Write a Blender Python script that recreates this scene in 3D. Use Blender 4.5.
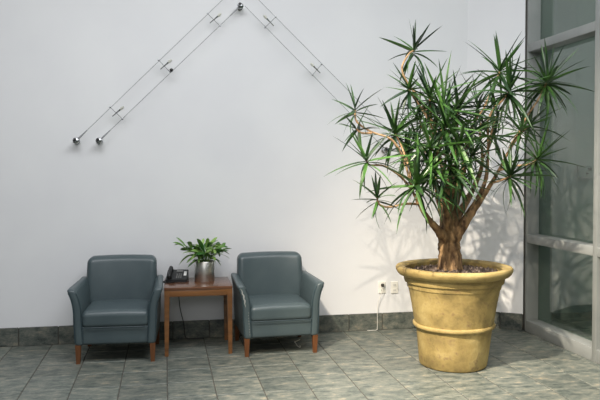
import bpy, bmesh, math, random
from mathutils import Vector, Matrix, Euler
R = math.radians
random.seed(7)
for o in list(bpy.data.objects): bpy.data.objects.remove(o)
scene = bpy.context.scene
COL = scene.collection

# ------------------------------------------------------------------ camera
F_PX = 700.0; YAW = math.atan(135/700.0); PITCH = R(1.5); EYE = Vector((0, 0, 1.5)); HORIZON = 169.0
CY = HORIZON + F_PX*math.tan(PITCH)
FW = Vector((math.sin(YAW)*math.cos(PITCH), math.cos(YAW)*math.cos(PITCH), -math.sin(PITCH)))
RT = Vector((math.cos(YAW), -math.sin(YAW), 0)); UP = RT.cross(FW)
cam = bpy.data.cameras.new('camera'); camo = bpy.data.objects.new('camera', cam); COL.objects.link(camo)
cam.sensor_width = 36; cam.lens = 36*F_PX/600; cam.shift_y = -(200-CY)/600
cam.clip_start = .05
camo.matrix_world = Matrix.Translation(EYE) @ Matrix((RT, UP, -FW)).transposed().to_4x4()
scene.camera = camo

def ray(u, v): return FW*F_PX + RT*(u-300) + UP*(CY-v)
def at_y(u, v, y):
    d = ray(u, v); return EYE + d*(y/d.y)
def at_x(u, v, x):
    d = ray(u, v); return EYE + d*(x/d.x)
def at_z(u, v, z):
    d = ray(u, v); return EYE + d*((z-EYE.z)/d.z)

# ------------------------------------------------------------------ world, lights, exposure
w = bpy.data.worlds.new('world'); scene.world = w; w.use_nodes = True
w.node_tree.nodes['Background'].inputs[0].default_value = (.75, .85, 1, 1)
w.node_tree.nodes['Background'].inputs[1].default_value = .35
vs = scene.view_settings
vs.view_transform = 'Standard'; vs.look = 'None'; vs.exposure = 0.08; vs.gamma = 1; vs.use_curve_mapping = False

def area(name, loc, target, sx, sy, power, color):
    l = bpy.data.lights.new(name, 'AREA'); l.shape = 'RECTANGLE'; l.size = sx; l.size_y = sy
    l.energy = power; l.color = color
    o = bpy.data.objects.new(name, l); COL.objects.link(o); o.location = loc
    o.rotation_euler = (Vector(target)-Vector(loc)).to_track_quat('-Z', 'Y').to_euler()
    return o
area('overhead_fill', (.6, 2.9, 4.52), (.6, 2.9, 0), 5.0, 2.6, 250, (.965, .97, 1.0))  # large soft area light added overhead as ambient fill
area('rear_fill', (-.4, -3.85, 3.2), (.4, 6, 2.0), 6.0, 1.8, 95, (.95, .965, 1.0))  # frontal fill added behind the camera; the rear wall has no window
SPOTS = [(Vector((-.85, 2.55, 4.25)), Vector((2.75, 4.35, .0)), 2350, 58), (Vector((-.55, .55, 4.25)), Vector((2.4, 5.0, .4)), 600, 46)]
for k_, (p_, a_, e_, sz_) in enumerate(SPOTS):
    sp = bpy.data.lights.new('spot_lamp', 'SPOT'); sp.energy = e_; sp.color = (1.0, .87, .70)
    sp.spot_size = R(sz_); sp.spot_blend = 1.0; sp.shadow_soft_size = .04
    spo = bpy.data.objects.new('spot_lamp', sp); COL.objects.link(spo); spo.location = p_
    spo.rotation_euler = (a_-p_).to_track_quat('-Z', 'Y').to_euler()
area('corridor_fill', (5.0, 3.6, 4.4), (5.0, 3.6, 0), 1.4, 4.0, 27, (.94, 1.0, .97))  # unseen area light added to brighten the view through the glass

# ------------------------------------------------------------------ materials
def s2l(c):
    return tuple((x/255/12.92 if x/255 <= .04045 else ((x/255+.055)/1.055)**2.4) for x in c) + (1,)
def newmat(name):
    m = bpy.data.materials.new(name); m.use_nodes = True
    nt = m.node_tree; return m, nt, nt.nodes['Principled BSDF']
def N(nt, t, **kw):
    n = nt.nodes.new(t)
    for k, v in kw.items():
        if k.startswith('i_'): n.inputs[k[2:].replace('_', ' ')].default_value = v
        else: setattr(n, k, v)
    return n
def mat(name, a, b=None, scale=8, detail=4, rough=.5, metal=0, stretch=(1, 1, 1), bump=0, bscale=None, coord='Object', spec=.5, lo=.35, hi=.65, coat=0):
    """two-tone noise material"""
    m, nt, p = newmat(name); L = nt.links
    p.inputs['Roughness'].default_value = rough; p.inputs['Metallic'].default_value = metal
    p.inputs['Specular IOR Level'].default_value = spec; p.inputs['Coat Weight'].default_value = coat
    if b is None: b = tuple(min(255, x*1.08) for x in a)
    tc = N(nt, 'ShaderNodeTexCoord'); mp = N(nt, 'ShaderNodeMapping'); mp.inputs['Scale'].default_value = stretch
    L.new(tc.outputs[coord], mp.inputs[0])
    no = N(nt, 'ShaderNodeTexNoise'); no.inputs['Scale'].default_value = scale; no.inputs['Detail'].default_value = detail
    L.new(mp.outputs[0], no.inputs['Vector'])
    cr = N(nt, 'ShaderNodeValToRGB'); cr.color_ramp.elements[0].position = lo; cr.color_ramp.elements[1].position = hi
    cr.color_ramp.elements[0].color = s2l(a); cr.color_ramp.elements[1].color = s2l(b)
    L.new(no.outputs[0], cr.inputs[0]); L.new(cr.outputs[0], p.inputs['Base Color'])
    if bump:
        n2 = N(nt, 'ShaderNodeTexNoise'); n2.inputs['Scale'].default_value = bscale or scale*6; n2.inputs['Detail'].default_value = 5
        L.new(mp.outputs[0], n2.inputs['Vector'])
        bp = N(nt, 'ShaderNodeBump'); bp.inputs['Strength'].default_value = bump; bp.inputs['Distance'].default_value = .01
        L.new(n2.outputs[0], bp.inputs['Height']); L.new(bp.outputs[0], p.inputs['Normal'])
    return m
M = {}
M['wall'] = mat('white_paint', (226, 227, 229), (231, 232, 233), scale=1.5, rough=.75, bump=.03, bscale=60, spec=.2)
M['ceiling'] = mat('ceiling_paint', (225, 225, 222), rough=.9)
M['wall_grey'] = mat('bounce_cut_grey', (120, 120, 118), rough=.8)  # darker tone given to the unseen left and rear walls to cut bounced light
M['grout'] = mat('dark_grout', (74, 72, 66), (86, 84, 76), scale=20, rough=.9)
M['leather'] = mat('blue_grey_leather', (67, 80, 84), (76, 89, 92), scale=3.5, rough=.36, bump=.12, bscale=220, spec=.5)
M['welt'] = mat('dark_welt', (46, 62, 68), rough=.5)
M['wear'] = mat('worn_leather', (150, 155, 155), (190, 190, 186), scale=40, rough=.6)
M['legwood'] = mat('reddish_wood', (98, 60, 32), (122, 76, 42), scale=6, stretch=(4, 4, .6), rough=.4)
M['tablewood'] = mat('table_wood', (100, 64, 32), (130, 86, 44), scale=5, stretch=(.6, 5, 5), rough=.38, coat=.2)
M['tabletop'] = mat('table_top_wood', (88, 56, 36), (108, 70, 46), scale=5, stretch=(.6, 6, 6), rough=.25, coat=.3)
M['black'] = mat('black_plastic', (24, 25, 26), (30, 31, 32), rough=.42)
M['cord_black'] = mat('black_cord', (20, 20, 20), rough=.5)
M['button'] = mat('grey_buttons', (120, 120, 118), rough=.5)
M['paper'] = mat('white_label', (225, 225, 222), rough=.6)
M['steel'] = mat('brushed_steel', (200, 200, 196), (222, 220, 214), scale=30, stretch=(1, 1, 14), rough=.38, metal=1)
M['chrome'] = mat('chrome', (165, 168, 170), rough=.18, metal=1)
M['cable'] = mat('steel_cable', (140, 142, 144), rough=.4, metal=.6)
M['lamp_glass'] = mat('frosted_glass', (205, 206, 196), rough=.35)
M['soil'] = mat('soil', (52, 40, 36), (96, 82, 78), scale=26, rough=.95, bump=.8, bscale=60)
M['bark_chip'] = mat('bark_chips', (62, 50, 44), (122, 108, 98), scale=14, rough=.95)
M['plastic_white'] = mat('white_plastic', (226, 224, 216), rough=.4)
M['slot'] = mat('socket_slot', (60, 58, 54), rough=.6)
M['alu'] = mat('grey_aluminium_frame', (128, 132, 130), (138, 141, 139), scale=4, rough=.45, metal=.0, spec=.5)
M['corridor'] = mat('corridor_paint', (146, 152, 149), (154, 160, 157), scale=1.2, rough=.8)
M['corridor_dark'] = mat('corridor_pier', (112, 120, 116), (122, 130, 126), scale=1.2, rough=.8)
M['thermo'] = mat('grey_plastic', (112, 122, 118), rough=.5)

def slate(name, gain=1.0):
    m, nt, p = newmat(name); L = nt.links
    g = N(nt, 'ShaderNodeNewGeometry'); oi = N(nt, 'ShaderNodeObjectInfo')
    ad = N(nt, 'ShaderNodeVectorMath', operation='MULTIPLY_ADD')
    cx = N(nt, 'ShaderNodeCombineXYZ'); L.new(oi.outputs['Random'], cx.inputs[2])
    ad.inputs[1].default_value = (1, 1, 1)
    L.new(g.outputs['Position'], ad.inputs[0])
    ml = N(nt, 'ShaderNodeVectorMath', operation='SCALE'); ml.inputs['Scale'].default_value = 9; L.new(cx.outputs[0], ml.inputs[0])
    L.new(ml.outputs[0], ad.inputs[2])
    mp = N(nt, 'ShaderNodeMapping'); mp.inputs['Scale'].default_value = (1.0, 2.1, 1.8); L.new(ad.outputs[0], mp.inputs[0])
    n1 = N(nt, 'ShaderNodeTexNoise'); n1.inputs['Scale'].default_value = 8.5; n1.inputs['Detail'].default_value = 12; n1.inputs['Roughness'].default_value = .8; n1.inputs['Distortion'].default_value = .1
    L.new(mp.outputs[0], n1.inputs['Vector'])
    cr = N(nt, 'ShaderNodeValToRGB'); e = cr.color_ramp.elements
    e[0].position = .36; e[0].color = s2l((62*gain, 71*gain, 68*gain)); e[1].position = .66; e[1].color = s2l((188*gain, 174*gain, 146*gain))
    k = e.new(.45); k.color = s2l((100*gain, 108*gain, 102*gain)); k = e.new(.57); k.color = s2l((138*gain, 140*gain, 129*gain))
    L.new(n1.outputs[0], cr.inputs[0])
    hs = N(nt, 'ShaderNodeHueSaturation'); L.new(cr.outputs[0], hs.inputs['Color'])
    mr = N(nt, 'ShaderNodeMapRange'); mr.inputs['To Min'].default_value = .88; mr.inputs['To Max'].default_value = 1.1
    L.new(oi.outputs['Random'], mr.inputs['Value']); L.new(mr.outputs[0], hs.inputs['Value'])
    L.new(hs.outputs[0], p.inputs['Base Color'])
    p.inputs['Roughness'].default_value = .48; p.inputs['Specular IOR Level'].default_value = .4
    bp = N(nt, 'ShaderNodeBump'); bp.inputs['Strength'].default_value = .25; bp.inputs['Distance'].default_value = .006
    L.new(n1.outputs[0], bp.inputs['Height']); L.new(bp.outputs[0], p.inputs['Normal'])
    return m
M['slate'] = slate('slate_look_tile', .90)
M['slate_base'] = slate('slate_look_skirting_tile', .80)

def stone_pot():
    m, nt, p = newmat('mottled_ochre_stone'); L = nt.links
    tc = N(nt, 'ShaderNodeTexCoord')
    n1 = N(nt, 'ShaderNodeTexNoise'); n1.inputs['Scale'].default_value = 5.5; n1.inputs['Detail'].default_value = 7; n1.inputs['Roughness'].default_value = .62
    L.new(tc.outputs['Object'], n1.inputs['Vector'])
    cr = N(nt, 'ShaderNodeValToRGB'); e = cr.color_ramp.elements
    e[0].position = .34; e[0].color = s2l((124, 108, 68)); e[1].position = .72; e[1].color = s2l((194, 174, 118))
    k = e.new(.5); k.color = s2l((162, 141, 88)); L.new(n1.outputs[0], cr.inputs[0])
    n2 = N(nt, 'ShaderNodeTexNoise'); n2.inputs['Scale'].default_value = 22; n2.inputs['Detail'].default_value = 6
    L.new(tc.outputs['Object'], n2.inputs['Vector'])
    c2 = N(nt, 'ShaderNodeValToRGB'); c2.color_ramp.elements[0].position = .56; c2.color_ramp.elements[1].position = .72
    c2.color_ramp.elements[0].color = (0, 0, 0, 1); c2.color_ramp.elements[1].color = (.7, .7, .7, 1)
    L.new(n2.outputs[0], c2.inputs[0])
    mx = N(nt, 'ShaderNodeMixRGB'); mx.inputs[2].default_value = s2l((118, 94, 68))
    L.new(c2.outputs[0], mx.inputs[0]); L.new(cr.outputs[0], mx.inputs[1]); L.new(mx.outputs[0], p.inputs['Base Color'])
    p.inputs['Roughness'].default_value = .62; p.inputs['Specular IOR Level'].default_value = .35
    bp = N(nt, 'ShaderNodeBump'); bp.inputs['Strength'].default_value = .35; bp.inputs['Distance'].default_value = .012
    L.new(n2.outputs[0], bp.inputs['Height']); L.new(bp.outputs[0], p.inputs['Normal'])
    return m
M['pot'] = stone_pot()
M['bark'] = mat('trunk_bark', (76, 56, 37), (160, 130, 92), scale=9, stretch=(3, 3, .8), rough=.9, bump=1.0, bscale=26)
M['twig'] = mat('pale_stem_bark', (142, 112, 80), (180, 152, 116), scale=10, stretch=(1, 1, 4), rough=.85, bump=.5, bscale=60)

def leafmat(name, a, b, rough=.42, trans=.12):
    m, nt, p = newmat(name); L = nt.links
    oi = N(nt, 'ShaderNodeObjectInfo'); g = N(nt, 'ShaderNodeNewGeometry')
    n1 = N(nt, 'ShaderNodeTexNoise'); n1.inputs['Scale'].default_value = 7; L.new(g.outputs['Position'], n1.inputs['Vector'])
    ad = N(nt, 'ShaderNodeMath', operation='ADD'); L.new(n1.outputs[0], ad.inputs[0])
    ml = N(nt, 'ShaderNodeMath', operation='MULTIPLY_ADD'); ml.inputs[1].default_value = .6; ml.inputs[2].default_value = -.3
    L.new(oi.outputs['Random'], ml.inputs[0]); L.new(ml.outputs[0], ad.inputs[1])
    cr = N(nt, 'ShaderNodeValToRGB'); cr.color_ramp.elements[0].position = .3; cr.color_ramp.elements[1].position = .78
    cr.color_ramp.elements[0].color = s2l(a); cr.color_ramp.elements[1].color = s2l(b)
    L.new(ad.outputs[0], cr.inputs[0]); L.new(cr.outputs[0], p.inputs['Base Color'])
    p.inputs['Roughness'].default_value = rough; p.inputs['Specular IOR Level'].default_value = .5
    tr = N(nt, 'ShaderNodeBsdfTranslucent'); L.new(cr.outputs[0], tr.inputs[0])
    ms = N(nt, 'ShaderNodeMixShader'); ms.inputs[0].default_value = trans
    L.new(p.outputs[0], ms.inputs[1]); L.new(tr.outputs[0], ms.inputs[2])
    L.new(ms.outputs[0], nt.nodes['Material Output'].inputs[0])
    return m
M['leaf'] = leafmat('dracaena_leaf', (20, 46, 22), (66, 104, 44), trans=.06)
M['leaf_small'] = leafmat('glossy_leaf', (52, 98, 40), (150, 186, 98), rough=.35)

def glassmat():
    m, nt, p = newmat('tinted_window_glass'); L = nt.links
    nt.nodes.remove(p)
    t = N(nt, 'ShaderNodeBsdfTransparent'); t.inputs[0].default_value = (.80, .87, .83, 1)
    g = N(nt, 'ShaderNodeBsdfGlossy'); g.inputs['Roughness'].default_value = .0; g.inputs[0].default_value = (1, 1, 1, 1)
    ge = N(nt, 'ShaderNodeNewGeometry'); dt = N(nt, 'ShaderNodeVectorMath', operation='DOT_PRODUCT')
    L.new(ge.outputs['Normal'], dt.inputs[0]); L.new(ge.outputs['Incoming'], dt.inputs[1])
    ab = N(nt, 'ShaderNodeMath', operation='ABSOLUTE'); L.new(dt.outputs['Value'], ab.inputs[0])
    sb = N(nt, 'ShaderNodeMath', operation='SUBTRACT'); sb.inputs[0].default_value = 1; L.new(ab.outputs[0], sb.inputs[1])
    pw = N(nt, 'ShaderNodeMath', operation='POWER'); pw.inputs[1].default_value = 5; L.new(sb.outputs[0], pw.inputs[0])
    f = N(nt, 'ShaderNodeMath', operation='MULTIPLY_ADD'); f.inputs[1].default_value = .91; f.inputs[2].default_value = .09; L.new(pw.outputs[0], f.inputs[0])
    ms = N(nt, 'ShaderNodeMixShader'); L.new(f.outputs[0], ms.inputs[0]); L.new(t.outputs[0], ms.inputs[1]); L.new(g.outputs[0], ms.inputs[2])
    L.new(ms.outputs[0], nt.nodes['Material Output'].inputs[0])
    return m
M['glass'] = glassmat()

# ------------------------------------------------------------------ mesh helpers
class MB:
    def __init__(s): s.v = []; s.f = []
    def add(s, vs_, fs):
        k = len(s.v); s.v += [Vector(x) for x in vs_]; s.f += [tuple(i+k for i in f) for f in fs]; return s
    def box(s, x0, x1, y0, y1, z0, z1):
        return s.add([(x, y, z) for z in (z0, z1) for y in (y0, y1) for x in (x0, x1)],
                     [(0, 2, 3, 1), (4, 5, 7, 6), (0, 1, 5, 4), (2, 6, 7, 3), (0, 4, 6, 2), (1, 3, 7, 5)])
    def tube(s, pts, rad, n=8, cap=True):
        pts = [Vector(p) for p in pts]; rad = rad if isinstance(rad, (list, tuple)) else [rad]*len(pts)
        k = len(s.v); ref = Vector((.31, .17, .93)); prev = None
        for i, p in enumerate(pts):
            t = (pts[min(i+1, len(pts)-1)]-pts[max(i-1, 0)]).normalized()
            if prev is None: a = t.cross(ref if abs(t.dot(ref)) < .95 else Vector((1, 0, 0))).normalized()
            else: a = (prev - t*prev.dot(t)).normalized()
            prev = a; b = t.cross(a)
            for j in range(n):
                an = 2*math.pi*j/n; s.v.append(p + (a*math.cos(an)+b*math.sin(an))*rad[i])
        for i in range(len(pts)-1):
            for j in range(n):
                s.f.append((k+i*n+j, k+i*n+(j+1) % n, k+(i+1)*n+(j+1) % n, k+(i+1)*n+j))
        if cap:
            s.f.append(tuple(k+j for j in range(n-1, -1, -1))); s.f.append(tuple(k+(len(pts)-1)*n+j for j in range(n)))
        return s
    def lathe(s, prof, n=32, c=(0, 0, 0), jitter=None):
        k = len(s.v); c = Vector(c)
        for i, (r, z) in enumerate(prof):
            for j in range(n):
                a = 2*math.pi*j/n; rr = r + (jitter(a, z) if jitter else 0)
                s.v.append(c+Vector((rr*math.cos(a), rr*math.sin(a), z)))
        for i in range(len(prof)-1):
            for j in range(n):
                s.f.append((k+i*n+j, k+i*n+(j+1) % n, k+(i+1)*n+(j+1) % n, k+(i+1)*n+j))
        return s
    def rbox(s, w, d, h, r, c=(0, 0, 0), seg=3, div=4, fn=None):
        """rounded box, centred on c; fn(Vector)->Vector deforms it"""
        half = (w/2, d/2, h/2)
        def ax(L):
            L0 = L-r
            e = [L0 + r*math.tan(math.pi/4*i/seg) for i in range(1, seg+1)]
            mid = [-L0+2*L0*i/div for i in range(div+1)]
            return [-x for x in reversed(e)]+mid+e
        A = [ax(x) for x in half]; n = [len(a) for a in A]; idx = {}; k0 = len(s.v)
        def vert(i, j, k):
            if (i, j, k) not in idx:
                p = Vector((A[0][i], A[1][j], A[2][k]))
                q = Vector([max(-half[t]+r, min(half[t]-r, p[t])) for t in range(3)])
                dlt = p-q
                if dlt.length > 1e-9: p = q+dlt.normalized()*r
                p = p+Vector(c)
                if fn: p = fn(p)
                idx[(i, j, k)] = len(s.v); s.v.append(p)
            return idx[(i, j, k)]
        for t in range(3):
            a, b = [(1, 2), (2, 0), (0, 1)][t]
            for side in (0, n[t]-1):
                for i in range(n[a]-1):
                    for j in range(n[b]-1):
                        q = []
                        for (di, dj) in ((0, 0), (1, 0), (1, 1), (0, 1)):
                            ijk = [0, 0, 0]; ijk[t] = side; ijk[a] = i+di; ijk[b] = j+dj; q.append(vert(*ijk))
                        s.f.append(tuple(q if side else q[::-1]))
        return s
    def mesh(s, name, m, smooth=True):
        me = bpy.data.meshes.new(name); me.from_pydata([tuple(v) for v in s.v], [], s.f); me.update()
        if smooth:
            me.polygons.foreach_set('use_smooth', [True]*len(me.polygons))
            try: me.set_sharp_from_angle(angle=R(38))
            except Exception: pass
        me.materials.append(M[m] if isinstance(m, str) else m)
        return me
    def build(s, name, m, parent=None, smooth=True, loc=None):
        o = bpy.data.objects.new(name, s.mesh(name, m, smooth)); COL.objects.link(o)
        if parent: o.parent = parent
        if loc is not None: o.location = loc
        return o
def inst(name, me, parent, loc=(0, 0, 0), mtx=None):
    o = bpy.data.objects.new(name, me); COL.objects.link(o); o.parent = parent
    if mtx is not None: o.matrix_local = mtx
    else: o.location = loc
    return o
def tag(o, label, cat, group=None):
    o['label'] = label; o['category'] = cat
    if group: o['group'] = group
    return o
def thing(name, loc, label, cat, rz=0, group=None):
    o = bpy.data.objects.new(name, None); COL.objects.link(o); o.empty_display_size = .1
    o.location = loc; o.rotation_euler = (0, 0, rz); return tag(o, label, cat, group)
def struct(o): o['kind'] = 'structure'; return o
def spline(pts, n=6):
    """Catmull-Rom through pts"""
    pts = [Vector(p) for p in pts]; P = [pts[0]*2-pts[1]]+pts+[pts[-1]*2-pts[-2]]; out = []
    for i in range(1, len(P)-2):
        for k in range(n):
            t = k/n; a, b, c, d = P[i-1], P[i], P[i+1], P[i+2]
            out.append(.5*((2*b)+(c-a)*t+(2*a-5*b+4*c-d)*t*t+(3*b-a-3*c+d)*t**3))
    out.append(pts[-1]); return out
def lerp_list(vals, n):
    out = []
    for i in range(n):
        x = i/(n-1)*(len(vals)-1); k = min(int(x), len(vals)-2); out.append(vals[k]+(vals[k+1]-vals[k])*(x-k))
    return out

# ------------------------------------------------------------------ room shell
WY = 6.25; GX = 3.265; XL = -4.2; YR = -4.0; ZC = 4.6; CXR = 6.8; CORN = 2.82; AY = 5.955
struct(MB().box(XL-.1, CORN, WY, WY+.12, -.02, ZC).build('wall_back', 'wall', smooth=False))
aw = MB().add([(CORN, WY, -.02), (GX-.01, AY, -.02), (GX-.01, AY+.2, -.02), (CORN, WY+.2, -.02), (CORN, WY, ZC), (GX-.01, AY, ZC), (GX-.01, AY+.2, ZC), (CORN, WY+.2, ZC)],
              [(0, 1, 5, 4), (1, 2, 6, 5), (2, 3, 7, 6), (3, 0, 4, 7), (3, 2, 1, 0), (4, 5, 6, 7)])
struct(aw.build('wall_right', 'wall', smooth=False))
struct(MB().box(XL-.12, XL, YR-.1, WY, -.02, ZC).build('wall_left', 'wall_grey', smooth=False))
struct(MB().box(XL, CXR, YR-.12, YR, -.02, ZC).build('wall_rear', 'wall_grey', smooth=False))
struct(MB().box(XL-.1, CXR+.1, YR-.1, WY+.6, ZC, ZC+.1).build('ceiling', 'ceiling', smooth=False))
# corridor beyond the glass
struct(MB().box(GX+.16, CXR, 6.62, 6.74, -.02, ZC).build('wall_corridor_end', 'corridor', smooth=False))
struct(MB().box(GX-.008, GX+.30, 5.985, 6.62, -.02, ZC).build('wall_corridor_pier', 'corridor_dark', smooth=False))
struct(MB().box(CXR, CXR+.12, YR, 6.74, -.02, ZC).build('wall_corridor_side', 'corridor', smooth=False))

# floor: slab in grout colour, tiles laid on it one by one
floor = struct(MB().box(XL-.1, CXR+.1, YR-.1, 6.74, -.12, -.004).build('floor', 'grout', smooth=False))
T = .3208; X0 = .0095; Y0 = 5.915; J = .0035
tile_me = {}
def tile_mesh(wd, dp):
    key = (round(wd, 4), round(dp, 4))
    if key not in tile_me:
        b = .003; mb = MB(); v = [(0, 0, -.012), (wd, 0, -.012), (wd, dp, -.012), (0, dp, -.012), (0, 0, -b), (wd, 0, -b), (wd, dp, -b), (0, dp, -b), (b, b, 0), (wd-b, b, 0), (wd-b, dp-b, 0), (b, dp-b, 0)]
        f = [(8, 9, 10, 11)]
        for i in range(4):
            j = (i+1) % 4; f += [(i, j, 4+j, 4+i), (4+i, 4+j, 8+j, 8+i)]
        mb.add(v, f); tile_me[key] = mb.mesh('tile', 'slate', smooth=False)
    return tile_me[key]
cells = []
for i in range(-13, 22):
    for j in range(-31, 3):
        x0 = X0+i*T+J; x1 = X0+(i+1)*T-J; y0 = Y0+j*T+J; y1 = Y0+(j+1)*T-J
        x0 = max(x0, XL); x1 = min(x1, CXR); y0 = max(y0, YR); ymax = WY-.012 if x0 < GX else 6.6
        y1 = min(y1, ymax)
        if x1-x0 < .03 or y1-y0 < .03: continue
        cells.append((x0, x1, y0, y1))
def key(c):
    p = Vector(((c[0]+c[1])/2, (c[2]+c[3])/2, 0))-EYE; d = p.dot(FW)
    if d < 1: return 99
    u = 300+F_PX*p.dot(RT)/d; v = CY-F_PX*p.dot(UP)/d
    return max(abs(u-300)/300, abs(v-300)/150)*1.0 + .05*d
cells.sort(key=key)
for c in cells[:290]:
    inst('tile', tile_mesh(c[1]-c[0], c[3]-c[2]), floor, (c[0], c[2], 0))
rest = MB()
for c in cells[290:]:
    me = tile_mesh(c[1]-c[0], c[3]-c[2]); rest.add([v.co+Vector((c[0], c[2], 0)) for v in me.vertices], [tuple(p.vertices) for p in me.polygons])
ro = rest.build('distant_tiles', 'slate', floor, smooth=False); ro['kind'] = 'stuff'

# skirting of slate tiles
bb = struct(MB().box(XL, CORN, WY-.008, WY, -.004, .15).build('baseboard_back', 'grout', smooth=False))
def skirt_mesh(L):
    b = .002
    return MB().add([(0, 0, 0), (L, 0, 0), (L, 0, .157), (0, 0, .157), (b, -.011, b), (L-b, -.011, b), (L-b, -.011, .155), (b, -.011, .155)],
                    [(4, 5, 6, 7), (0, 1, 5, 4), (1, 2, 6, 5), (2, 3, 7, 6), (3, 0, 4, 7)]).mesh('skirting_tile', 'slate_base', smooth=False)
sk = skirt_mesh(T-.006); x = -1.22-9*T
while x < CORN:
    a = max(x, XL+.01); e = min(x+T-.006, CORN-.004)
    if e-a > .03: inst('skirting_tile', sk if abs(e-a-(T-.006)) < 1e-4 else skirt_mesh(e-a), bb, (a, WY-.006, 0))
    x += T
dv = Vector((GX-.01-CORN, AY-WY, 0)); ang = math.atan2(dv.y, dv.x); nrm = Vector((dv.y, -dv.x, 0)).normalized()
bbr = struct(MB().box(0, dv.length, -.006, 0, -.004, .15).build('baseboard_right', 'grout', smooth=False)); bbr.location = (CORN, WY, 0); bbr.rotation_euler = (0, 0, ang)
x = .004
while x < dv.length-.02:
    e = min(x+T-.006, dv.length-.004); inst('skirting_tile', skirt_mesh(e-x), bbr, (x, -.004, 0)); x += T

# ------------------------------------------------------------------ glazed wall on the right
DEP = .125; BAY = 1.075; FY = AY-.004
win = None
TR_Z = []
for v0, v1 in ((234, 244.5), (49.5, 60.0)):
    pass
z_low_top = at_x(527, 234.5, GX).z; z_up_bot = at_x(527, 52.5, GX).z
def glazing(n):
    wn = bpy.data.objects.new('window_%d' % n, None); COL.objects.link(wn); struct(wn)
    y1 = FY-(n-1)*BAY; y0 = y1-BAY; wn.location = (GX, y1, 0); MW = .055
    first = n == 1
    # mullion at the near side of this bay; the first bay also has the wall jamb
    def part(name, x0, x1, ya, yb, z0, z1, m='alu'):
        return MB().rbox(x1-x0, yb-ya, z1-z0, .004, ((x0+x1)/2, (ya+yb)/2-y1, (z0+z1)/2), seg=1, div=1).build(name, m, wn)
    if first: part('seal', -.006, .004, y1-.012, y1+.003, 0, ZC, 'slot')
    if first: part('jamb', 0, DEP, y1-.035, y1, 0, ZC)
    part('mullion', 0, DEP+.03, y0-MW/2, y0+MW/2, 0, ZC)
    top = y1-(.035 if first else MW/2); bot = y0+MW/2
    part('sill', 0, DEP+.02, bot, top, 0, .105)
    part('transom', 0, DEP+.02, bot, top, z_low_top-.075, z_low_top)
    part('transom', 0, DEP+.02, bot, top, z_up_bot, z_up_bot+.075)
    part('transom', 0, DEP+.02, bot, top, ZC-.08, ZC)
    for za, zb in ((.105, z_low_top-.075), (z_low_top, z_up_bot), (z_up_bot+.075, ZC-.08)):
        MB().box(DEP-.004, DEP+.004, bot-y1, top-y1, za, zb).build('pane', 'glass', wn, smooth=False)
for n in range(1, 10): glazing(n)

# wall box in the corridor
tp = at_y(584, 172, 6.6)
th = thing('thermostat', (tp.x, 6.612, tp.z), 'small grey wall control box seen through the window glass', 'thermostat')
MB().rbox(.15, .05, .125, .012, (0, -.018, 0), seg=2, div=1).build('case', 'thermo', th)
MB().rbox(.04, .012, .026, .003, (.045, -.045, .03), seg=1, div=1).build('display', 'black', th)
MB().rbox(.028, .012, .014, .003, (.02, -.045, -.015), seg=1, div=1).build('button', 'black', th)

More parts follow.
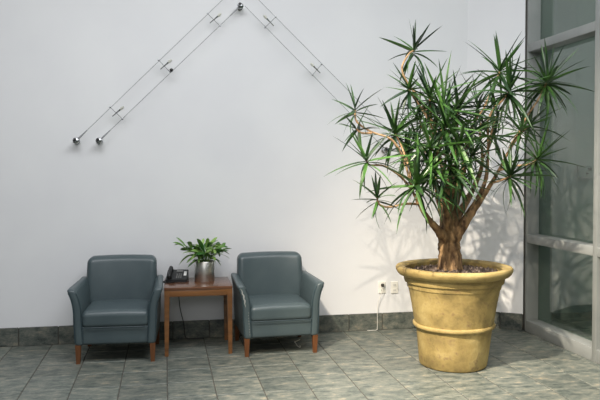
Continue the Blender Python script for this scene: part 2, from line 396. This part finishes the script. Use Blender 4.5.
# ------------------------------------------------------------------ armchairs
def make_chair(loc, rz, label, worn):
    t = thing('armchair', loc, label, 'armchair', rz, 'matching leather armchairs')
    # base with front rail
    MB().rbox(.545, .56, .16, .018, (0, -.015, .225), seg=2, div=4).build('seat_base', 'leather', t)
    def seatfn(p):
        k = max(0, 1-(p.x/.26)**2)*max(0, 1-((p.y+.05)/.33)**2)
        if p.z > .34: p.z += .018*k
        if p.z < .34 and p.y < -.2: p.z += .0
        p.z += .012*(p.y+.28)*.6
        return p
    cu = MB().rbox(.515, .50, .13, .040, (0, -.065, .3375), seg=4, div=8, fn=seatfn).build('seat_cushion', 'leather', t)
    pts = []
    for i in range(25):
        q = -.245+.49*i/24; pts.append((q, -.3165, .282))
    MB().tube(pts, .004, 6).build('piping', 'welt', cu)
    # back: reclined, hollowed to the front, slightly wider at the top
    def backfn(p):
        h = (p.z-.30)/.47
        p.x *= 1.015-.04*max(0, h)**2
        if p.y < .20: p.y -= .035*(abs(p.x)/.29)**3*min(1, max(0, h*1.3))
        if p.z > .72: p.z += .008*(1-(p.x/.29)**2)
        p.y += .055*h*h
        return p
    bk = MB().rbox(.575, .125, .495, .055, (0, .185, .520), seg=6, div=8, fn=backfn).build('backrest', 'leather', t)
    # arms: panels that flare outwards at the top
    for s in (-1, 1):
        def armfn(p, s=s):
            z = p.z; f = max(0, (z-.33)/.25); fy = .55+.45*max(0, min(1, (.16-p.y)/.40))
            p.x += s*(.056*f**2.8*fy)
            if z < .33: p.x += -s*.012*(.33-z)/.2
            k = max(0, (z-.40)/.18)
            p.z += .022*k*max(0, (p.y+.30)/.5)-.006*k*(1 if s*(p.x-s*.31) > .05 else 0)
            p.y += -.0*k
            return p
        ar = MB().rbox(.066, .555, .438, .024, (s*.282, -.035, .359), seg=3, div=8, fn=armfn).build('armrest', 'leather', t)
        for side in (-1, 1):
            pts = []
            for i in range(15):
                z = .165+.385*i/14
                pts.append(armfn(Vector((s*.282+side*.0285, -.3085, z))))
            MB().tube(pts, .0035, 6).build('piping', 'welt', ar)
        if worn and s == -1:
            pts = [armfn(Vector((s*.282-.012+.004*math.sin(i*2.1), -.3125, .40+.15*i/11))) for i in range(12)]
            MB().tube(pts, [.001+.005*math.sin(math.pi*i/11) for i in range(12)], 6).build('worn_patch', 'wear', ar)
            for i in range(9):
                z = .18+.022*i
                p = armfn(Vector((s*.282+.012, -.313, z)))
                MB().rbox(.004, .003, .007, .0015, p, seg=1, div=1).build('worn_stitch', 'wear', ar)
    # legs
    for sx in (-1, 1):
        for sy in (-1, 1):
            x = sx*.281; y = -.285 if sy < 0 else .235
            a = .021; b = .0145; dy = -.0 if sy < 0 else .03
            mb = MB().add([(x-a, y-a, .148), (x+a, y-a, .148), (x+a, y+a, .148), (x-a, y+a, .148), (x-b, y-b+dy, 0), (x+b, y-b+dy, 0), (x+b, y+b+dy, 0), (x-b, y+b+dy, 0)],
                          [(0, 1, 2, 3), (7, 6, 5, 4), (0, 4, 5, 1), (1, 5, 6, 2), (2, 6, 7, 3), (3, 7, 4, 0)])
            mb.build('leg', 'legwood', t, smooth=False)
    return t
make_chair((-.366, 5.848, 0), R(-3), 'unworn blue-grey leather armchair left of the table, beside the desk phone', False)
make_chair((.903, 5.838, 0), R(2.5), 'blue-grey leather armchair with a worn pale patch on its arm, right of the table', True)

# ------------------------------------------------------------------ side table
tb = thing('side_table', (.264, 5.905, 0), 'square brown wooden side table between the two armchairs', 'table', R(-.8))
TW = .545; TD = .50; TH = .553
MB().rbox(TW, TD, .024, .004, (0, 0, TH-.012), seg=1, div=1).build('tabletop', 'tabletop', tb)
for sy in (-1, 1):
    MB().rbox(TW-.07, .02, .052, .003, (0, sy*(TD/2-.014), TH-.05), seg=1, div=1).build('apron', 'tablewood', tb)
for sx in (-1, 1):
    MB().rbox(.02, TD-.07, .052, .003, (sx*(TW/2-.014), 0, TH-.05), seg=1, div=1).build('apron', 'tablewood', tb)
for sx in (-1, 1):
    for sy in (-1, 1):
        x = sx*(TW/2-.022); y = sy*(TD/2-.022); a = .021; b = .015; d = .004
        MB().add([(x-a, y-a, TH-.024), (x+a, y-a, TH-.024), (x+a, y+a, TH-.024), (x-a, y+a, TH-.024), (x-b+sx*d, y-b+sy*d, 0), (x+b+sx*d, y-b+sy*d, 0), (x+b+sx*d, y+b+sy*d, 0), (x-b+sx*d, y+b+sy*d, 0)],
                 [(0, 1, 2, 3), (7, 6, 5, 4), (0, 4, 5, 1), (1, 5, 6, 2), (2, 6, 7, 3), (3, 7, 4, 0)]).build('leg', 'tablewood', tb, smooth=False)

# ------------------------------------------------------------------ desk phone on the table
ph = thing('desk_phone', (.098, 5.985, TH), 'black corded desk phone with a white label on the table', 'phone', R(-8)); ph.scale = (.9, .9, .9)
def wedge(w, d, h0, h1, c=(0, 0)):
    def fn(p):
        k = (p.y-c[1]+d/2)/d
        p.z = p.z*(h0+(h1-h0)*k)
        return p
    return MB().rbox(w, d, 1.0, .012, (c[0], c[1], .5), seg=2, div=3, fn=fn)
def slope(y): return .028+(.098-.028)*((y+.085)/.17)
body = wedge(.195, .17, .028, .098).build('phone_body', 'black', ph)
pa = math.atan2(.07, .17)
def face_box(name, m, x, y, w, d, h, parent, up=.0):
    o = MB().rbox(w, d, h, min(w, d, h)*.25, (0, 0, 0), seg=1, div=1).build(name, m, parent)
    o.location = (x, y, slope(y)+up); o.rotation_euler = (pa, 0, 0); return o
for r in range(4):
    for c in range(3):
        face_box('key', 'button', .000+.019*c, -.055+.019*r, .012, .010, .008, body, .0)
face_box('label_card', 'paper', .074, .012, .026, .075, .005, body, .002)
face_box('display', 'button', .020, .055, .060, .026, .006, body, .001)
hs_pts = [(-.066, -.078, slope(-.078)+.020), (-.066, -.055, slope(-.055)+.028), (-.066, 0, slope(0)+.032), (-.066, .055, slope(.055)+.028), (-.066, .080, slope(.08)+.020)]
hs_pts = spline(hs_pts, 5)
hs = MB().tube(hs_pts, lerp_list([.016, .020, .016, .015, .016, .020, .016], len(hs_pts)), 10).build('handset', 'black', ph)
for y in (-.062, .062):
    o = MB().lathe([(0, 0), (.022, 0), (.025, .006), (.022, .020), (0, .022)], 14).build('ear_cup', 'black', hs)
    o.location = (-.066, y, slope(y)+.004); o.rotation_euler = (pa, 0, 0)
coil = []
base = spline([(-.085, -.085, .022), (-.112, -.112, .010), (-.085, -.135, .010), (-.03, -.128, .010), (-.02, -.09, .014)], 30)
for i, p in enumerate(base):
    a = i*1.25; coil.append(p+Vector((.006*math.cos(a), .003*math.cos(a), .006*math.sin(a)+.0)))
MB().tube(coil, .0022, 5).build('coiled_cord', 'cord_black', ph)
# line cord hanging behind the table
pts = spline([(.115, 6.085, TH+.012), (.118, 6.192, TH+.006), (.10, 6.205, TH-.05), (.112, 6.212, .40), (.126, 6.208, .27), (.155, 6.205, .14), (.17, 6.21, .02), (.23, 6.20, .006), (.33, 6.2, .006)], 8)
tag(MB().tube(pts, .0032, 6).build('phone_cord', 'cord_black'), 'thin dark phone cord hanging down the wall behind the table', 'cord')

# ------------------------------------------------------------------ leaves
def leaf_mesh(name, m, halfw, droop, fold, nseg=6, tip=1.0, prof=None, curl=0.0):
    """unit-length blade along +X, drooping to -Z"""
    mb = MB(); v = []; f = []
    for i in range(nseg+1):
        t = i/nseg
        wv = halfw*(prof(t) if prof else min(1, .55+t*2.5)*(1-t**2.2)**.8)
        wv = max(wv, .0004)
        x = t-.16*droop*t*t*t; z = -droop*t*t; y = curl*t*t
        v += [(x, y-wv, z+fold*wv), (x, y, z), (x, y+wv, z+fold*wv)]
    for i in range(nseg):
        for j in range(2):
            a = i*3+j; f.append((a, a+3, a+4, a+1))
    mb.add(v, f); return mb.mesh(name, m)
def frame_from_dir(d, roll=0):
    d = d.normalized(); up_ = Vector((0, 0, 1))
    if abs(d.z) > .97: up_ = Vector((1, 0, 0))
    y = up_.cross(d).normalized(); z = d.cross(y)
    return Matrix((d, y, z)).transposed().to_4x4() @ Matrix.Rotation(roll, 4, 'X')

# ------------------------------------------------------------------ small plant in a steel pot
sp_loc = Vector((.326, 5.965, TH))
spl = thing('potted_plant', sp_loc, 'leafy green plant in a brushed steel cylinder pot on the table', 'plant')
MB().lathe([(0, 0), (.082, 0), (.085, .004), (.085, .165), (.083, .168), (.080, .166), (.080, .135), (0, .135)], 40).build('pot', 'steel', spl)
MB().lathe([(.080, .140), (.05, .148), (.02, .15), (0, .15)], 20, jitter=lambda a, z: .002*math.sin(5*a)).build('soil', 'soil', spl)
pr = lambda t: (.16+.84*max(0, min(1, (t-.15)*2.4)))*max(0, 1-t**8)**.6
smalls = [leaf_mesh('leaf', 'leaf_small', .105, d, .3, 8, prof=pr, curl=c) for d, c in ((.10, .03), (.30, -.05), (.52, .06), (.75, -.03))]
rs = random.Random(11)
for i in range(18):        # arching leaf stalks
    az = i*2.399; h_ = rs.uniform(.07, .165); k_ = rs.uniform(.03, .14)
    e_ = Vector((k_*math.cos(az)*1.2, k_*math.sin(az)*.8, .146+h_))
    st = MB().tube(spline([(.02*math.cos(az), .02*math.sin(az), .14), Vector((e_.x*.45, e_.y*.45, .146+h_*.7)), e_], 4), .003, 5).build('stalk', 'leaf_small', spl)
    for q in range(6):
        a2 = az+rs.uniform(-1.5, 1.5); el = R(rs.uniform(0, 75)); L = rs.uniform(.10, .165)
        if math.cos(a2) > .4: L *= .9
        d = Vector((math.cos(a2)*math.cos(el), math.sin(a2)*math.cos(el), math.sin(el)))
        t_ = rs.uniform(.35, 1.0); p_ = Vector((e_.x*t_*t_, e_.y*t_*t_, .146+h_*t_))
        mt = Matrix.Translation(p_) @ frame_from_dir(d, rs.uniform(-.8, .8)) @ Matrix.Diagonal((L, L*1.25, L, 1))
        inst('leaf', rs.choice(smalls), st, mtx=mt)

# ------------------------------------------------------------------ dracaena in a large stone pot
PC = Vector((2.170, 5.03, 0))
dr = thing('potted_dracaena', PC, 'tall dracaena tree in a large round ochre stone planter', 'plant')
jt = lambda a, z: .003*math.sin(3*a+z*7)+.002*math.sin(7*a-z*11)
pot = MB().lathe([(0, 0), (.232, 0), (.248, .006), (.255, .02), (.268, .12), (.282, .25), (.287, .292), (.290, .30), (.300, .335), (.325, .50), (.350, .628), (.354, .634), (.370, .640), (.376, .66), (.380, .70), (.370, .72), (.366, .68), (.35, .60), (0, .60)], 72, jitter=jt).build('planter', 'pot', dr)
def torus_prof(R0, z0, a, b, n=14, e=.8):
    out = []
    for i in range(n+1):
        t = -math.pi/2+2*math.pi*i/n; c, s_ = math.cos(t), math.sin(t)
        out.append((R0+a*math.copysign(abs(c)**e, c), z0+b*math.copysign(abs(s_)**e, s_)))
    return out
MB().lathe(torus_prof(.290, .314, .022, .018), 72, jitter=jt).build('band', 'pot', pot)
MB().lathe([(.372, .690), (.392, .688), (.412, .696), (.428, .712), (.438, .732), (.440, .746), (.434, .757), (.420, .762), (.395, .761), (.376, .756), (.364, .742), (.364, .715), (.368, .695), (.372, .690)], 72, jitter=jt).build('rim', 'pot', pot)
so = MB().lathe([(.368, .705), (.33, .712), (.25, .722), (.15, .73), (.08, .735), (0, .735)], 40, jitter=lambda a, z: .004*math.sin(9*a)).build('soil', 'soil', dr)
chips = MB(); rc = random.Random(5)
for i in range(420):
    a = rc.uniform(0, 6.283); r_ = .36*math.sqrt(rc.uniform(.04, 1)); s_ = rc.uniform(.008, .022)
    c = Vector((r_*math.cos(a), r_*math.sin(a), .738-.03*(r_/.36)**2*.9))
    rot = Euler((rc.uniform(0, 3), rc.uniform(0, 3), rc.uniform(0, 3))).to_matrix()
    vv = [c+rot @ Vector(p)*s_ for p in ((1, 0, 0), (-1, .2, 0), (0, .8, 0), (.1, -.8, .1), (0, 0, .5), (0, 0, -.5))]
    chips.add(vv, [(0, 2, 4), (2, 1, 4), (1, 3, 4), (3, 0, 4), (2, 0, 5), (1, 2, 5), (3, 1, 5), (0, 3, 5)])
co = chips.build('bark_chips', 'bark_chip', dr, smooth=False); co['kind'] = 'stuff'

def P(u, v, dy): return at_y(u, v, PC.y+dy)-PC
def knobbly(pts, rads, n=10, amp=.1, seed=0):
    r_ = random.Random(seed); sp_ = spline(pts, 6); rd = lerp_list(rads, len(sp_))
    mb = MB().tube(sp_, [x*(1+r_.uniform(-amp, amp)) for x in rd], n)
    return mb
tr = [Vector((P(450, 268, 0).x, 0, .70)), P(450, 258, 0), P(449, 244, 0), P(449, 230, .0), P(450, 212, .03), P(452, 190, .05), P(455, 165, .06)]
tr0 = Vector((tr[0].x, tr[1].y, .69)); tr[0] = tr0
trunk = knobbly(tr, [.105, .088, .083, .082, .066, .052, .036], 18, .06, 1).build('trunk', 'bark', dr)
LIMBS = {
 'A': ([(452, 243, -.02), (462, 228, -.06), (474, 210, -.08), (486, 192, -.10), (498, 172, -.10), (509, 150, -.08)], [.062, .050, .042, .036, .030, .022], 'bark'),
 'B': ([(454, 240, -.04), (466, 218, -.02), (478, 198, 0), (486, 178, .02), (488, 150, .02), (488, 120, .02)], [.056, .042, .034, .030, .024, .018], 'bark'),
 'C': ([(446, 240, -.03), (436, 228, -.10), (427, 217, -.14), (419, 204, -.18), (412, 190, -.2)], [.058, .046, .038, .032, .024], 'bark'),
 'D': ([(450, 215, .02), (447, 195, .0), (443, 170, -.04), (436, 145, -.06), (430, 118, -.05)], [.05, .042, .034, .026, .018], 'bark'),
 'E': ([(454, 205, .02), (462, 180, .05), (466, 150, .06), (470, 130, .05), (484, 108, .03)], [.046, .036, .030, .024, .016], 'bark'),
 'F': ([(448, 225, .06), (440, 205, .2), (436, 180, .3), (438, 150, .38)], [.05, .04, .03, .02], 'bark'),
 'G': ([(455, 220, .08), (470, 195, .22), (482, 165, .32), (480, 135, .36)], [.05, .04, .03, .02], 'bark'),
 'H': ([(448, 228, -.06), (446, 205, -.16), (444, 180, -.22), (446, 155, -.24)], [.045, .036, .028, .02], 'bark'),
}
for i, (k, (pts, rd, m)) in enumerate(LIMBS.items()):
    knobbly([P(*p) for p in pts], [x*(.74-.40*q_/(len(rd)-1)) for q_, x in enumerate(rd)], 10, .10, i+20).build('limb', m, dr)

# heads: (stem path ending in the head), leaf length, leaves, axis lean (right, away, up), front?
H_ = [
 # left side
 ([(430, 118, -.05), (420, 100, -.06), (407, 82, -.08), (402, 68, -.1), (408, 55, -.1), (414, 50, -.1)], .20, 20, (.1, -.2, 1), 1),
 ([(434, 130, -.06), (424, 112, -.12), (414, 98, -.15), (409, 89, -.16)], .20, 24, (-.3, -.3, .5), 1),
 ([(412, 190, -.2), (404, 160, -.22), (392, 140, -.24), (372, 132, -.26), (357, 122, -.28), (355, 110, -.28)], .18, 16, (-.2, -.2, 1), 1),
 ([(372, 133, -.26), (362, 133, -.27), (356, 129, -.28)], .15, 12, (-.6, -.2, .3), 1),
 ([(412, 190, -.2), (400, 176, -.26), (384, 166, -.3), (370, 165, -.32), (366, 160, -.33)], .235, 20, (-.3, -.3, 1), 1),
 ([(419, 204, -.18), (404, 204, -.28), (390, 207, -.32), (380, 205, -.34), (377, 198, -.34)], .175, 18, (-.2, -.3, 1), 1),
 ([(420, 205, -.18), (418, 195, -.3), (417, 184, -.38)], .29, 32, (0, -.6, .8), 1),
 ([(408, 165, -.22), (402, 148, -.1), (395, 133, -.05)], .24, 30, (-.2, 0, 1), 1),
 ([(412, 190, -.2), (410, 170, -.12), (406, 152, -.02)], .20, 22, (-.4, -.2, .7), 0),
 # centre
 ([(432, 122, -.05), (430, 108, -.1), (430, 98, -.12)], .26, 28, (-.05, -.1, 1), 1),
 ([(440, 150, -.06), (442, 128, -.14), (444, 108, -.18)], .31, 30, (.05, -.1, 1), 1),
 ([(446, 155, -.24), (446, 140, -.28), (445, 126, -.30)], .30, 30, (0, -.3, 1), 1),
 ([(455, 165, .06), (457, 140, .05), (458, 112, .02)], .28, 28, (.15, 0, 1), 1),
 ([(446, 155, -.24), (436, 152, -.32), (430, 148, -.36)], .25, 26, (-.3, -.5, .6), 1),
 ([(446, 160, -.24), (454, 150, -.3), (460, 142, -.34)], .25, 26, (.3, -.5, .6), 1),
 ([(444, 180, -.22), (448, 172, -.32), (450, 166, -.36)], .24, 24, (.1, -.7, .4), 1),
 ([(444, 185, -.22), (436, 180, -.3), (432, 174, -.34)], .22, 22, (-.4, -.6, .3), 0),
 ([(466, 150, .06), (470, 142, -.05), (473, 132, -.08)], .22, 22, (.4, -.2, .8), 0),
 ([(436, 145, -.06), (424, 132, .02), (420, 122, .04)], .22, 22, (-.3, .1, 1), 0),
 ([(438, 150, .38), (436, 130, .42), (434, 115, .42)], .26, 24, (-.1, .3, 1), 0),
 ([(437, 165, .34), (424, 150, .42), (416, 140, .46)], .24, 22, (-.5, .4, .7), 0),
 ([(480, 135, .36), (480, 120, .38), (478, 108, .38)], .25, 24, (.1, .3, 1), 0),
 ([(482, 160, .32), (490, 145, .42), (494, 135, .46)], .22, 20, (.4, .5, .6), 0),
 ([(455, 165, .06), (456, 150, .2), (455, 135, .26)], .26, 26, (0, .4, 1), 0),
 ([(446, 195, -.18), (456, 190, -.2), (462, 184, -.22)], .20, 20, (.3, -.5, .1), 0),
 ([(444, 200, -.16), (442, 198, -.28), (440, 188, -.30)], .19, 18, (-.1, -.7, .35), 0),
 ([(446, 190, -.2), (456, 188, -.3), (458, 176, -.32)], .20, 20, (.2, -.7, .35), 0),
 ([(438, 150, -.06), (434, 158, -.26), (432, 160, -.32)], .24, 24, (-.3, -.6, .5), 0),
 ([(468, 140, .05), (470, 150, -.12), (472, 156, -.2)], .22, 24, (.4, -.5, .5), 0),
 # right side
 ([(484, 108, .03), (492, 90, .02), (500, 71, .0)], .25, 26, (.05, -.1, 1), 1),
 ([(488, 120, .02), (494, 108, -.03), (503, 100, -.06), (509, 91, -.08)], .25, 34, (0, -.3, .8), 1),
 ([(498, 172, -.10), (512, 145, -.06), (526, 118, -.02), (538, 100, 0), (547, 82, 0)], .27, 32, (.25, -.1, 1), 1),
 ([(509, 150, -.08), (514, 140, -.12), (521, 130, -.16)], .20, 22, (.3, -.2, .9), 1),
 ([(500, 170, -.10), (516, 166, -.16), (530, 164, -.2), (538, 159, -.2)], .24, 26, (.5, -.1, .8), 1),
 ([(492, 183, -.10), (502, 180, -.22), (511, 176, -.28)], .215, 30, (.15, -.5, .6), 1),
 ([(488, 150, .02), (492, 130, .12), (497, 115, .18)], .22, 22, (.1, .3, 1), 0),
 ([(509, 150, -.08), (520, 135, .10), (530, 125, .2)], .22, 22, (.5, .3, .8), 0),
]
blades = [leaf_mesh('leaf', 'leaf', .037, d, .5, 6, curl=c) for d, c in ((.03, .0), (.10, .03), (.20, -.03), (.34, .03), (.5, -.02))]
rl = random.Random(21); extra = MB(); count = 0
FRONT_N = {}
front_total = sum(h[2] for h in H_ if h[4])
for hi_, (path, L0, nl, ax, front) in enumerate(H_):
    wide = 1.0
    if hi_ < 9: nl = int(nl*.95); L0 *= .9; wide = 1.3
    elif front: nl = int(nl*(1.15 if hi_ > 28 else .9)); wide = 1.15
    pts = [P(*p) for p in path]; n = len(pts)
    br = knobbly(pts, lerp_list([.0092, .006], n), 8, .12, 60+hi_).build('branch', 'twig', dr)
    axis = Vector(ax).normalized(); e1 = axis.cross(Vector((.2, .9, .1))).normalized(); e2 = axis.cross(e1)
    nsep = 0
    for i in range(nl):
        q = (i+.5)/nl; az = i*2.39996+rl.uniform(-.35, .35)
        pol = R(8+128*q**.82+rl.uniform(-9, 9))
        d = axis*math.cos(pol)+(e1*math.cos(az)+e2*math.sin(az))*math.sin(pol)
        L = L0*rl.uniform(.78, 1.12)*(1.08-.22*abs(q-.45)*2)*1.42
        base = pts[-1]-axis*(.05*q)+axis*.01
        k = min(4, max(0, int(q*4.2+rl.uniform(-.8, .9))))
        if d.z > .9: k = min(k, 1)
        mt = Matrix.Translation(base) @ frame_from_dir(d, rl.uniform(-.6, .6)) @ Matrix.Diagonal((L, L*wide*rl.uniform(.8, 1.1)*(.25/L0)**.5, L, 1))
        if front and count < 298 and i % 7 != 6 and i*1.0/nl < .62+.38*(298/front_total):
            inst('leaf', blades[k], br, mtx=mt); count += 1
        else:
            me = blades[k]; extra.add([mt @ v.co for v in me.vertices], [tuple(p.vertices) for p in me.polygons])
eo = extra.build('inner_foliage', 'leaf', dr); eo['kind'] = 'stuff'
print('separate dracaena leaves', count)

# ------------------------------------------------------------------ cable-hung lamps on the back wall
CYP = WY-.075
def W(u, v, y=CYP): return at_y(u, v, y)
def cable_run(label, cables, anchors, bars, n_anchor):
    o0 = W(*anchors[0]); t = thing('cable_light_run', (o0.x, WY, o0.z), label, 'cable lighting', group='cable lighting on the back wall')
    org = Vector((o0.x, WY, o0.z))
    for a, b in cables: MB().tube([W(*a)-org, W(*b)-org], .0022, 6).build('cable', 'cable', t)
    for a, tgt in anchors_with_dir(anchors, cables):
        p = W(*a)-org; wl = Vector((p.x, 0, p.z))
        q = MB().lathe([(0, 0), (.022, 0), (.025, .006), (.025, .012), (.012, .016), (.011, .05), (.024, .056), (.029, .072), (.024, .090), (.012, .097), (0, .098)], 20).build('anchor', 'chrome', t)
        q.location = wl; q.rotation_euler = (R(90), 0, 0)
        k = MB().lathe([(0, 0), (.013, .001), (.013, .012), (0, .013)], 12).build('set_screw', 'black', q); k.location = (-.008, .012, .094)
        if tgt is not None:
            d = (tgt-W(*a)).normalized()
            MB().tube([p+d*.02, p+d*.13], [.008, .004], 8).build('turnbuckle', 'cable', t)
    for (a, b, lampdir, knob) in bars:
        A_, B_ = W(*a)-org, W(*b)-org; c = (A_+B_)/2
        ba = MB().tube([A_, B_], .0022, 6).build('spreader', 'chrome', t)
        for e in (A_, B_): MB().rbox(.014, .014, .014, .004, e, seg=2, div=1).build('clip', 'chrome', ba)
        ld = Vector((lampdir[0], -.25, lampdir[1])).normalized()
        MB().tube([c-ld*.045, c+ld*.01, c+ld*.05], [.004, .005, .008], 10).build('lamp_holder', 'chrome', ba)
        MB().tube([c+ld*.05, c+ld*.062, c+ld*.085], [.010, .013, .009], 10).build('bulb', 'lamp_glass', ba)
        if knob: MB().lathe([(0, -.016), (.012, -.011), (.016, 0), (.012, .011), (0, .016)], 12, c=B_+Vector((.012, -.02, .014))).build('knob', 'black', ba)
    return t
def anchors_with_dir(anchors, cables):
    out = []
    for a in anchors:
        tgt = None
        for c in cables:
            for e, o in ((c[0], c[1]), (c[1], c[0])):
                if abs(e[0]-a[0])+abs(e[1]-a[1]) < 4: tgt = W(*o)
        out.append((a, tgt))
    return out
cable_run('pair of thin steel cables rising right from two wall anchors, with small lamps', [((76, 141), (240, -17)), ((99, 141), (240.5, 6))],
          [(76, 141), (99, 141), (240.5, 6)],
          [((110, 107), (122.5, 119), (.6, .5), False), ((158.5, 60), (170, 72), (.6, .5), True), ((207.5, 13.5), (220, 26), (.6, .5), False)], 2)
cable_run('pair of thin steel cables falling right from the top toward the dracaena', [((245, 6), (386, 150)), ((242, -17), (408, 151))],
          [(386, 150), (408, 151)],
          [((275.6, 17), (265, 27.5), (-.6, .5), False), ((321.5, 64.5), (312.5, 75), (-.6, .5), False)], 2)

# ------------------------------------------------------------------ sockets and cords
def outlet(u, v, label):
    p = at_y(u, v, WY); t = thing('wall_outlet', (p.x, WY, p.z), label, 'outlet', group='outlets by the planter')
    MB().rbox(.070, .008, .112, .003, (0, -.004, 0), seg=2, div=1).build('cover_plate', 'plastic_white', t)
    for dz in (-.024, .024):
        s_ = MB().lathe([(0, 0), (.015, 0), (.016, .003), (0, .0032)], 16).build('socket', 'plastic_white', t); s_.location = (0, -.008, dz); s_.rotation_euler = (R(90), 0, 0)
        for dx in (-.006, .006): MB().box(dx-.0015, dx+.0015, .0025, .0045, .0, .0).add([], []) if False else MB().box(dx-.0018, dx+.0018, -.006, .004, .0030, .0040).build('slot', 'slot', s_, smooth=False)
    return p
p1 = outlet(381.8, 287.3, 'white wall outlet with a plug and white cord, left of the planter')
outlet(394.3, 287.3, 'empty white wall outlet nearest the planter')
b_ = at_y(377.5, 328, WY-.03)
cd = thing('power_cord', (p1.x, WY, 0), 'white power cord hanging from the outlet down to the floor', 'cord')
MB().rbox(.026, .03, .028, .006, (0, -.026, p1.z+.024), seg=2, div=1).build('plug', 'slot', cd)
dx = b_.x-p1.x
MB().tube(spline([(0, -.035, p1.z+.012), (-.004, -.040, p1.z-.02), (dx*.8, -.030, p1.z-.12), (dx, -.026, .2), (dx, -.025, .03), (dx-.01, -.03, .005), (dx-.05, -.04, .005), (dx-.10, -.035, .005)], 8), .0024, 6).build('cable', 'plastic_white', cd)
q = at_z(298, 346, .006)
tag(MB().tube(spline([q+Vector((.02, .02, .0)), q+Vector((.012, -.04, .0)), q+Vector((-.012, -.03, .01)), q+Vector((-.022, .02, .035)), q+Vector((-.015, .08, .01)), q+Vector((.0, .14, 0)), q+Vector((.06, .22, 0))], 8), .0024, 6).build('loose_cord', 'plastic_white'),
    'end of a white cord curling on the floor under the right armchair', 'cord')

# ------------------------------------------------------------------ unseen overhead: housing added for the area fill, and the spotlight fittings
cl = thing('fill_housing', (.6, 2.9, 4.6), 'wide flat housing added overhead for the unseen fill light', 'ceiling light')
fr = MB()
MB().box(-2.55, 2.55, -1.35, 1.35, -.05, 0).build('housing', 'alu', cl, smooth=False)
for k_, (p_, a_, e_, sz_) in enumerate(SPOTS):
    kd = (a_-p_).normalized()
    sl = thing('spotlight', p_, ('black ceiling spotlight nearer the glazed wall, aimed at the planter', 'black ceiling spotlight farther from the wall, aimed at the dracaena')[k_], 'spotlight', group='ceiling spotlights')
    MB().tube([-kd*.12, (0, 0, .14), (0, 0, 4.6-p_.z)], .012, 8).build('drop_rod', 'black', sl)
    MB().tube([-kd*.16, -kd*.03, kd*.04], [.05, .075, .085], 20, cap=False).build('shade', 'black', sl)
